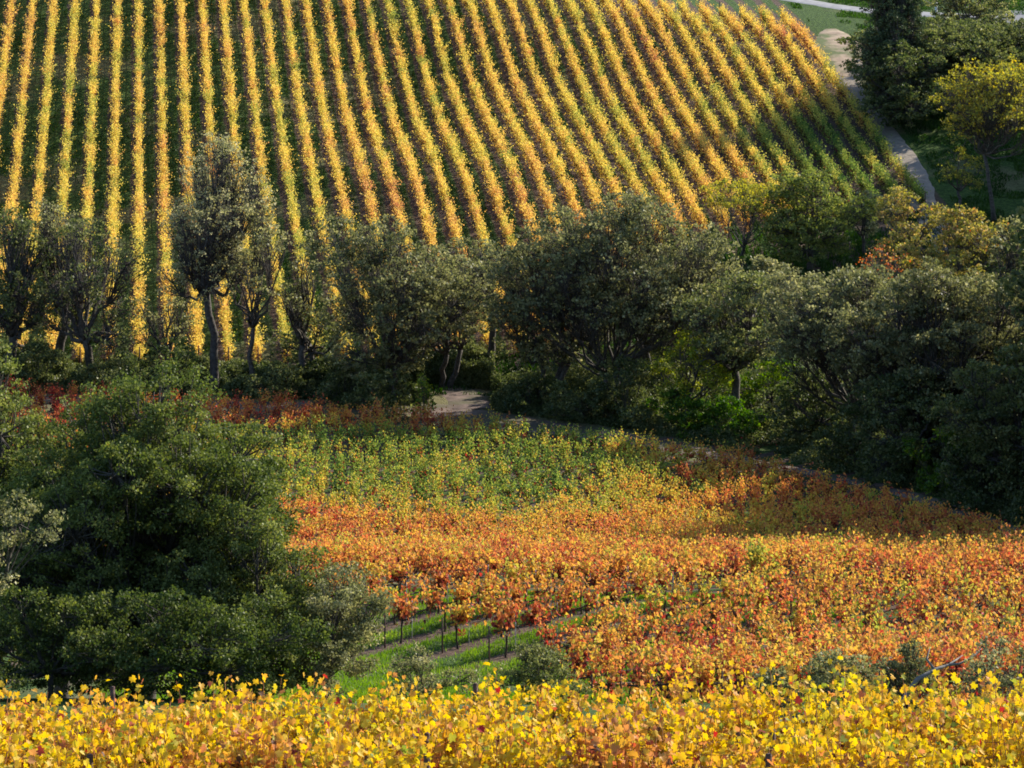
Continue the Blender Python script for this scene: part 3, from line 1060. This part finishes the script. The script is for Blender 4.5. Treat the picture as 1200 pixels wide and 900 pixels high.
# right middle ground
G4 = "autumn trees below the hillside vineyard"
T_("ash_tree", 868, 268, 210, 115, YELL, "yellow-olive tree with fanned bare stems beside the small dirt bank", group=G4, seed=51, lobes=9, crown_lo=.38, trunk_h=.12, leaf=.16, density=.4, open_=.15, tint0=.35, stems=3)
T_("willow_tree", 948, 266, 200, 118, SOFTL, "rounded soft green tree between the golden trees and the vineyard corner", group=G4, seed=52, lobes=12, crown_lo=.12, leaf=.17, density=.55, tint0=.5)
T_("ash_tree", 1012, 272, 222, 70, GREYL, "greyish tan tree tucked behind the rounded soft green tree", group=G4, seed=53, lobes=8, crown_lo=.2, leaf=.17, density=.5, tint0=.6)
T_("ash_tree", 1062, 262, 220, 100, GOLDL, "golden tree with orange lower leaves below the gravel lane's bend", group=G4, seed=54, lobes=9, crown_lo=.1, leaf=.17, density=.5, tint0=.44)
T_("ash_tree", 1122, 256, 242, 125, GOLDL, "rounded tan-gold tree with a yellow right side", group=G4, seed=55, lobes=10, crown_lo=.15, leaf=.17, density=.55, tint0=.42)
T_("maple_tree", 1036, 250, 285, 70, GOLDL, "half-bare small tree with a patch of red leaves", group=G4, seed=56, lobes=7, crown_lo=.25, leaf=.15, density=.10, open_=.4, tint0=.95)
T_("oak_tree", 905, 240, 300, 90, GREYL, "pale-topped oak in the dip in front of the yellow-olive tree", group=G4, seed=57, lobes=9, crown_lo=.3, leaf=.16, density=.55, tint0=.5)
T_("oak_tree", 1010, 232, 325, 120, GREYL, "olive oak crown just below the half-bare red-leaved tree", group=G4, seed=58, lobes=9, crown_lo=.3, leaf=.16, density=.55, tint0=.55)
T_("oak_tree", 815, 240, 285, 80, GREYL, "grey-green oak crown between the widest oak and the dirt bank", group=G4, seed=59, lobes=8, crown_lo=.3, leaf=.16, density=.5, tint0=.45)

T_("oak_tree", 1290, 290, 70, 150, OAKL, "dark oak outside the right edge, shading the slope by the lane", group=G2, seed=70, lobes=12, crown_lo=.05, leaf=.25, density=.5, tint0=.3)
T_("oak_tree", 1330, 270, 120, 150, OAKL, "dark oak outside the right edge, behind the golden trees", group=G2, seed=71, lobes=12, crown_lo=.05, leaf=.25, density=.5, tint0=.3)
T_("oak_tree", 1290, 200, 300, 200, OAKL, "dark oak outside the right edge, beside the lane's lower stretch", group=G1, seed=72, lobes=14, crown_lo=.05, leaf=.2, density=.5, tint0=.3)

T_("oak_tree", 778, 236, 300, 110, GREYL, "shaded oak crown behind the widest oak's right side", group=G1, seed=73, lobes=12, crown_lo=.1, leaf=.16, density=.5, tint0=.35)
T_("oak_tree", 1060, 222, 335, 120, GREYL, "oak crown between the spreading oak and the massive oak", group=G1, seed=75, lobes=12, crown_lo=.1, leaf=.16, density=.5, tint0=.5)
T_("oak_tree", 690, 238, 300, 110, GREYL, "oak crown behind the trunks of the widest oak", group=G1, seed=76, lobes=10, crown_lo=.1, leaf=.16, density=.4, open_=.2, tint0=.4)

T_("oak_tree", 1365, 312, -60, 190, OAKL, "tall dark oak outside the right edge, uphill of the lane", group=G2, seed=170, lobes=14, crown_lo=.05, leaf=.28, density=.5, tint0=.3)
T_("oak_tree", 1410, 300, -30, 190, OAKL, "tall dark oak outside the right edge, beyond the parking area's near end", group=G2, seed=171, lobes=14, crown_lo=.05, leaf=.28, density=.5, tint0=.3)
T_("oak_tree", 1330, 298, 0, 150, OAKL, "tall dark oak outside the right edge, level with the tall yellow-green tree", group=G2, seed=172, lobes=14, crown_lo=.05, leaf=.28, density=.5, tint0=.3)

T_("oak_tree", 1335, 176, 330, 190, OAKL, "tall dark oak outside the right edge, shading the field's far corner", group=G1, seed=180, lobes=14, crown_lo=.05, leaf=.22, density=.5, tint0=.3)
T_("oak_tree", 1400, 158, 440, 190, OAKL, "dark oak outside the right edge, shading the ends of the field rows", group=G1, seed=181, lobes=14, crown_lo=.05, leaf=.22, density=.5, tint0=.3)
T_("oak_tree", 770, 229, 285, 120, GREYL, "oak with feathery pale tips between the widest oak and the dark pale-topped oak", group=G1, seed=182, lobes=10, crown_lo=.3, leaf=.16, density=.55, tint0=.5, stems=2)
T_("oak_tree", 520, 229, 290, 110, GREYL, "feathery oak just above the dirt opening", group=G1, seed=183, lobes=12, crown_lo=.25, leaf=.15, density=.5, open_=.15, tint0=.45, stems=2)
T_("willow_tree", 365, 231, 330, 80, OAKL, "low dark tree between the see-through tree and the round oak", group=G1, seed=184, lobes=9, crown_lo=.05, leaf=.15, density=.4, open_=.25, tint0=.35)

for q_, (u_, d_, v_, w_) in enumerate([(1335, 190, 225, 220), (1405, 173, 100, 350), (1400, 151, 240, 310), (1490, 192, 60, 320)]):
    T_("oak_tree", u_, d_, v_, w_, OAKL, ["oak outside the right edge, uphill end of the dark lane", "wide tall oak outside the right edge, midway along the dark lane", "wide oak outside the right edge, lowest beside the lane", "tallest oak outside the right edge, second rank uphill"][q_], group=G1, seed=190 + q_, lobes=26, crown_lo=.1, leaf=.26, density=.6, tint0=.3)

# beyond the lane
T_("pine_tree", 1048, 313, -35, 78, CONIF, "soft dark pine standing beside the gravel lane's upper end", group=G2, seed=61, lobes=20, crown_lo=-.02, trunk_h=.3, leaf=.17, density=.62, tint0=.5, flat=1.0, depth=3.4)
T_("elm_tree", 1138, 336, -26, 105, OAKL, "round green tree at the top edge near the white post", group=G2, seed=62, lobes=10, crown_lo=.15, leaf=.2, density=.6, tint0=.6)
T_("oak_tree", 1090, 318, 22, 165, OAKL, "dark green tree right behind the pine", group=G2, seed=63, lobes=18, crown_lo=.05, leaf=.2, density=.65, tint0=.35)
T_("oak_tree", 1172, 322, 24, 160, OAKL, "dense dark tree above the yellow-green tree's crown", group=G2, seed=64, lobes=18, crown_lo=.05, leaf=.2, density=.65, tint0=.35)
T_("oak_tree", 1068, 308, 52, 125, OAKL, "low dark tree overhanging the gravel lane", group=G2, seed=65, lobes=14, crown_lo=-.05, leaf=.2, density=.65, tint0=.25)
T_("ash_tree", 1165, 281, 74, 118, YELL, "tall yellow-green tree with a straight bluish trunk right of the gravel lane", group=G2, seed=66, lobes=18, crown_lo=.36, trunk_h=.42, leaf=.18, density=.32, open_=.16, tint0=.4, trunk_r=.2, flat=1.0)
T_("ash_tree", 1125, 284, 172, 55, YELL, "small pale half-bare tree left of the tall yellow-green tree's trunk", group=G2, seed=67, lobes=6, crown_lo=.2, leaf=.15, density=.4, open_=.2, tint0=.22)
T_("oak_tree", 1215, 316, 60, 90, OAKL, "dark tree at the right edge beyond the yellow-green tree", group=G2, seed=68, lobes=9, crown_lo=.05, leaf=.2, density=.6, tint0=.3)


def B_(u, D, vtop, w, m, label, seed, tint=.4, leaf=.14, group=G3, dens=.6, **k):
    return T_("bush", u, D, vtop, w, m, label, cat="bush", group=group, seed=seed, lobes=9, crown_lo=-.2, trunk_h=.08, leaf=leaf, density=dens, tint0=tint, trunk_r=.05, **k)


B_(40, 228, 400, 90, OAKL, "dark bush under the tree at the left end of the creek line", 81, .3)
B_(120, 227, 420, 90, OAKL, "dark bush above the red vines", 82, .35)
B_(195, 227, 398, 80, OAKL, "darkest round bush just left of the tall dark trunk", 83, .12)
B_(325, 225, 425, 70, OAKL, "green bush below the forked olive tree", 84, .4)
B_(400, 222, 415, 60, OAKL, "dark bush at the foot of the round oak's left side", 85, .3)
B_(455, 217, 432, 80, OAKL, "dark green bush in front of the round oak's trunk", 86, .3)
B_(497, 217, 440, 26, GREENL, "small bright green shrub at the left edge of the dirt opening", 87, .6, dens=.5)
B_(620, 219, 440, 60, OAKL, "dark bush at the right edge of the dirt opening", 88, .2)
B_(690, 215, 445, 90, OAKL, "dark bush in front of the slim dark trunks", 89, .22)
B_(735, 213, 425, 75, OAKL, "rounded dark bush below the widest creek oak", 90, .25)
B_(800, 211, 455, 90, GREENL, "low green bush under the bright yellow-green young tree", 91, .12)
B_(860, 209, 462, 80, GREENL, "dark green bush in front of the pale-topped dark oak", 92, .1)
B_(1015, 196, 475, 110, OAKL, "deep shaded bush beside the dark stretch of lane", 93, .2)
B_(1105, 186, 500, 70, GREENL, "bush with a few sunlit yellow-green sprays by the dark lane", 94, .25)
B_(1150, 180, 520, 120, OAKL, "darkest bush above the field's upper right corner", 95, .12)
B_(560, 238, 405, 90, VINE and OAKL, "low brush behind the dirt opening", 96, .5, dens=.35)
G5 = "shrubs between the yellow vines and the orange field"
B_(634, 93, 757, 100, OAKL, "rounded dark green shrub right of the sunny grass clearing", 101, .5, leaf=.07, group=G5)
B_(500, 96, 768, 90, GREYL, "pale grey-green shrub in the sunny grass clearing", 102, .5, leaf=.07, group=G5, dens=.4)
B_(985, 72, 764, 110, GREYL, "olive shrub below the orange vines, left of the taller grey shrub", 103, .4, leaf=.07, group=G5)
B_(1066, 71.5, 753, 66, GREYL, "taller grey-green shrub next to the bare fallen limb", 104, .3, leaf=.07, group=G5)
B_(1175, 70, 742, 110, GREYL, "olive shrub with bare twigs at the right edge above the yellow vines", 105, .45, leaf=.075, group=G5, dens=.4, open_=.3)
B_(905, 72.5, 780, 70, GREYL, "small low olive shrub peeping over the yellow vines", 106, .45, leaf=.07, group=G5)


# ------------------------------------------------------------------ bare limb, post, stumps
def bare_limb():
    D = 70
    P = lambda u, v, dd=0: np.array([XU(u, D + dd), D + dd, ZV(v, D + dd)])
    mb = MB()
    main = np.array([P(1040, 812), P(1075, 796, .3), P(1095, 785, .6), P(1112, 779, .9), P(1128, 768, 1.2)])
    g = float(gz(main[0][0], main[0][1]))
    main[0][2] = g - .1
    mb.tube(main, [.07, .058, .045, .03, .012], 7)
    mb.tube([P(1112, 779, .9), P(1124, 778, 1.0), P(1140, 770, 1.1), P(1150, 760, 1.3)], [.04, .03, .02, .01], 5)
    mb.tube([P(1095, 785, .6), P(1086, 772, .7), P(1090, 758, .9)], [.04, .025, .01], 5)
    o = mb.build("bare_limb", PALEBARK, smooth=True)
    tag(o, "fallen bare tree limb with forked grey tip lying right of the grey shrub", "branch")


bare_limb()


def white_post():
    D = 345
    x = XU(1097, D)
    z = float(gz(x, D))
    mb = MB()
    mb.tube([(0, 0, -.3), (0, 0, 1.2), (0, 0, ZV(3, D) - z)], [.16, .15, .14], 8)
    mb.tube([(0, 0, ZV(6, D) - z), (-.7, 0, ZV(4, D) - z), (-1.7, 0, ZV(-2, D) - z)], [.07, .06, .05], 6)
    o = mb.build("white_post", WHITE)
    o.location = (x, D, z)
    tag(o, "pale white post with a slanting arm near the top right parking area", "post")


white_post()


# ------------------------------------------------------------------ grass and leaf litter (uncountable)
def grass_patch(name, n, xr, yr, hgt, wid, label_seed, mask=None, tint0=.45, mat=None):
    rng = np.random.default_rng(label_seed)
    x = rng.uniform(*xr, n)
    y = rng.uniform(*yr, n)
    k = np.ones(n, bool) if mask is None else mask(x, y, rng)
    x, y = x[k], y[k]
    n = len(x)
    z = gz(x, y)
    P = np.stack([x, y, z + hgt * .45], -1)
    N = runit(n, rng) * np.array([1, 1, .25])
    T = np.stack([rng.normal(0, .25, n), rng.normal(0, .25, n), np.ones(n)], -1)
    tv = [(-wid / hgt, -.5, 0), (wid / hgt, -.5, 0), (wid / hgt * .5, .2, .05), (0, .55, .15)]
    mb = MB()
    mb.cards(tv, [(0, 1, 2, 3)], P, N, T, hgt * rng.uniform(.6, 1.4, n), 0, np.clip(tint0 + .5 * (vnoise(x, y, 3, 1.5) - .5) + rng.normal(0, .12, n), 0, 1))
    o = mb.build(name, mat or GRASSL)
    tag(o, kind='stuff')
    return o


def undergrowth():
    rng = np.random.default_rng(77)
    n = 700000
    x = rng.uniform(-48, 48, n)
    lane = np.interp(x, [-60, -30, -14, -2, 12, 20, 26, 30, 33, 45], [226, 224, 221, 217.5, 206, 196.5, 184, 172, 160, 120])
    wdt = np.interp(x, [-48, -2, 3, 12, 26, 33, 45], [10, 10, 20, 34, 44, 40, 34])
    f = rng.random(n)
    y = lane + np.where((x > -7) & (x < -1.5), 11, 2.4) + f * wdt
    nz = vnoise(x, y, 61, 2.6) * .6 + vnoise(x, y, 62, 1.1) * .4
    h = np.clip((nz - .25) * 3.9, 0, 2.6) * np.clip(f * 8, 0, 1) * np.clip((1 - f) * 6, 0, 1)
    k = (h > .12)
    x, y, h = x[k], y[k], h[k]
    z = gz(x, y) + h * rng.random(len(x)) ** .5 + .05
    P = np.stack([x, y, z], -1) + rng.normal(0, .08, (len(x), 3))
    mb = MB()
    mb.cards(*LEAF4, P, runit(len(x), rng) + [0, 0, .5], runit(len(x), rng), .17 * rng.uniform(.6, 1.4, len(x)), 0,
             np.clip(.3 + .5 * (vnoise(x, y, 64, 4) - .5) + rng.normal(0, .15, len(x)), 0, 1))
    o = mb.build("undergrowth", OAKL)
    tag(o, "tangled dark green undergrowth along the creek under the trees", "undergrowth", kind='stuff')


undergrowth()


def mask_front(x, y, r):
    q = .8 * x - .6 * y
    f = np.abs(((q / 2.2 + 200) % 1) - .5)
    infield = y > 105
    return ~(infield & (f > .30) & (r.random(len(x)) < .9)) & ((vnoise(x, y, 77, 2.5) > .22) | (r.random(len(x)) < .3))


o = grass_patch("grass", 130000, (-14, 14), (92, 122), .13, .022, 9, mask_front)
tag(o, "short bright green grass of the clearing and between the vine rows", "grass")


def mask_hill(x, y, r):
    s = x + ROW_SKEW * y
    f = np.abs(((s / 2.4 + 200) % 1) - .5)
    return (s < 80) & (f < .2) & (vnoise(x, y, 91, 3.0) * .6 + vnoise(x, y, 92, 12.0) * .4 > .5)


o = grass_patch("grass", 150000, (-62, 40), (238, 350), .22, .06, 10, mask_hill, .35, HGRASS)
tag(o, "tufted green grass strips between the hillside vine rows", "grass")



def mask_top(x, y, r):
    s = x + ROW_SKEW * y
    road = (np.abs(y - np.interp(x, [-10, 30, 38, 44, 60, 90], [369, 363, 359, 355, 350, 346])) < 2.2)
    lane = (np.abs(x - np.interp(y, [250, 262, 272, 284, 292, 300, 309, 318, 334], [30, 38, 41.5, 40.3, 40.9, 40.4, 39.1, 37.8, 37.5])) < 1.9)
    apron = (y > 318) & (y < 347) & (np.abs(x - 38) < 3)
    return (s > 80.5) & ~road & ~lane & ~apron & (vnoise(x, y, 93, 2.2) * .6 + vnoise(x, y, 94, 9.0) * .4 > .42)


o = grass_patch("grass", 170000, (26, 78), (250, 372), .26, .07, 12, mask_top, .28, HGRASS)
tag(o, "rough grass beside the gravel lane and under the far trees", "grass")


def mask_verge(x, y, r):
    s = x + ROW_SKEW * y
    lo = np.interp(s, [-40, 22, 36, 46, 55, 64, 72, 80], [234, 236, 240, 262, 272, 276, 281, 286])
    return (y < lo) & (vnoise(x, y, 95, 2.5) * .6 + vnoise(x, y, 96, 8.0) * .4 > .38)


o = grass_patch("grass", 130000, (-46, 48), (226, 284), .30, .07, 13, mask_verge, .25, HGRASS)
tag(o, "dark rough grass at the foot of the hillside vineyard", "grass")
print("tree leaves", TOT)
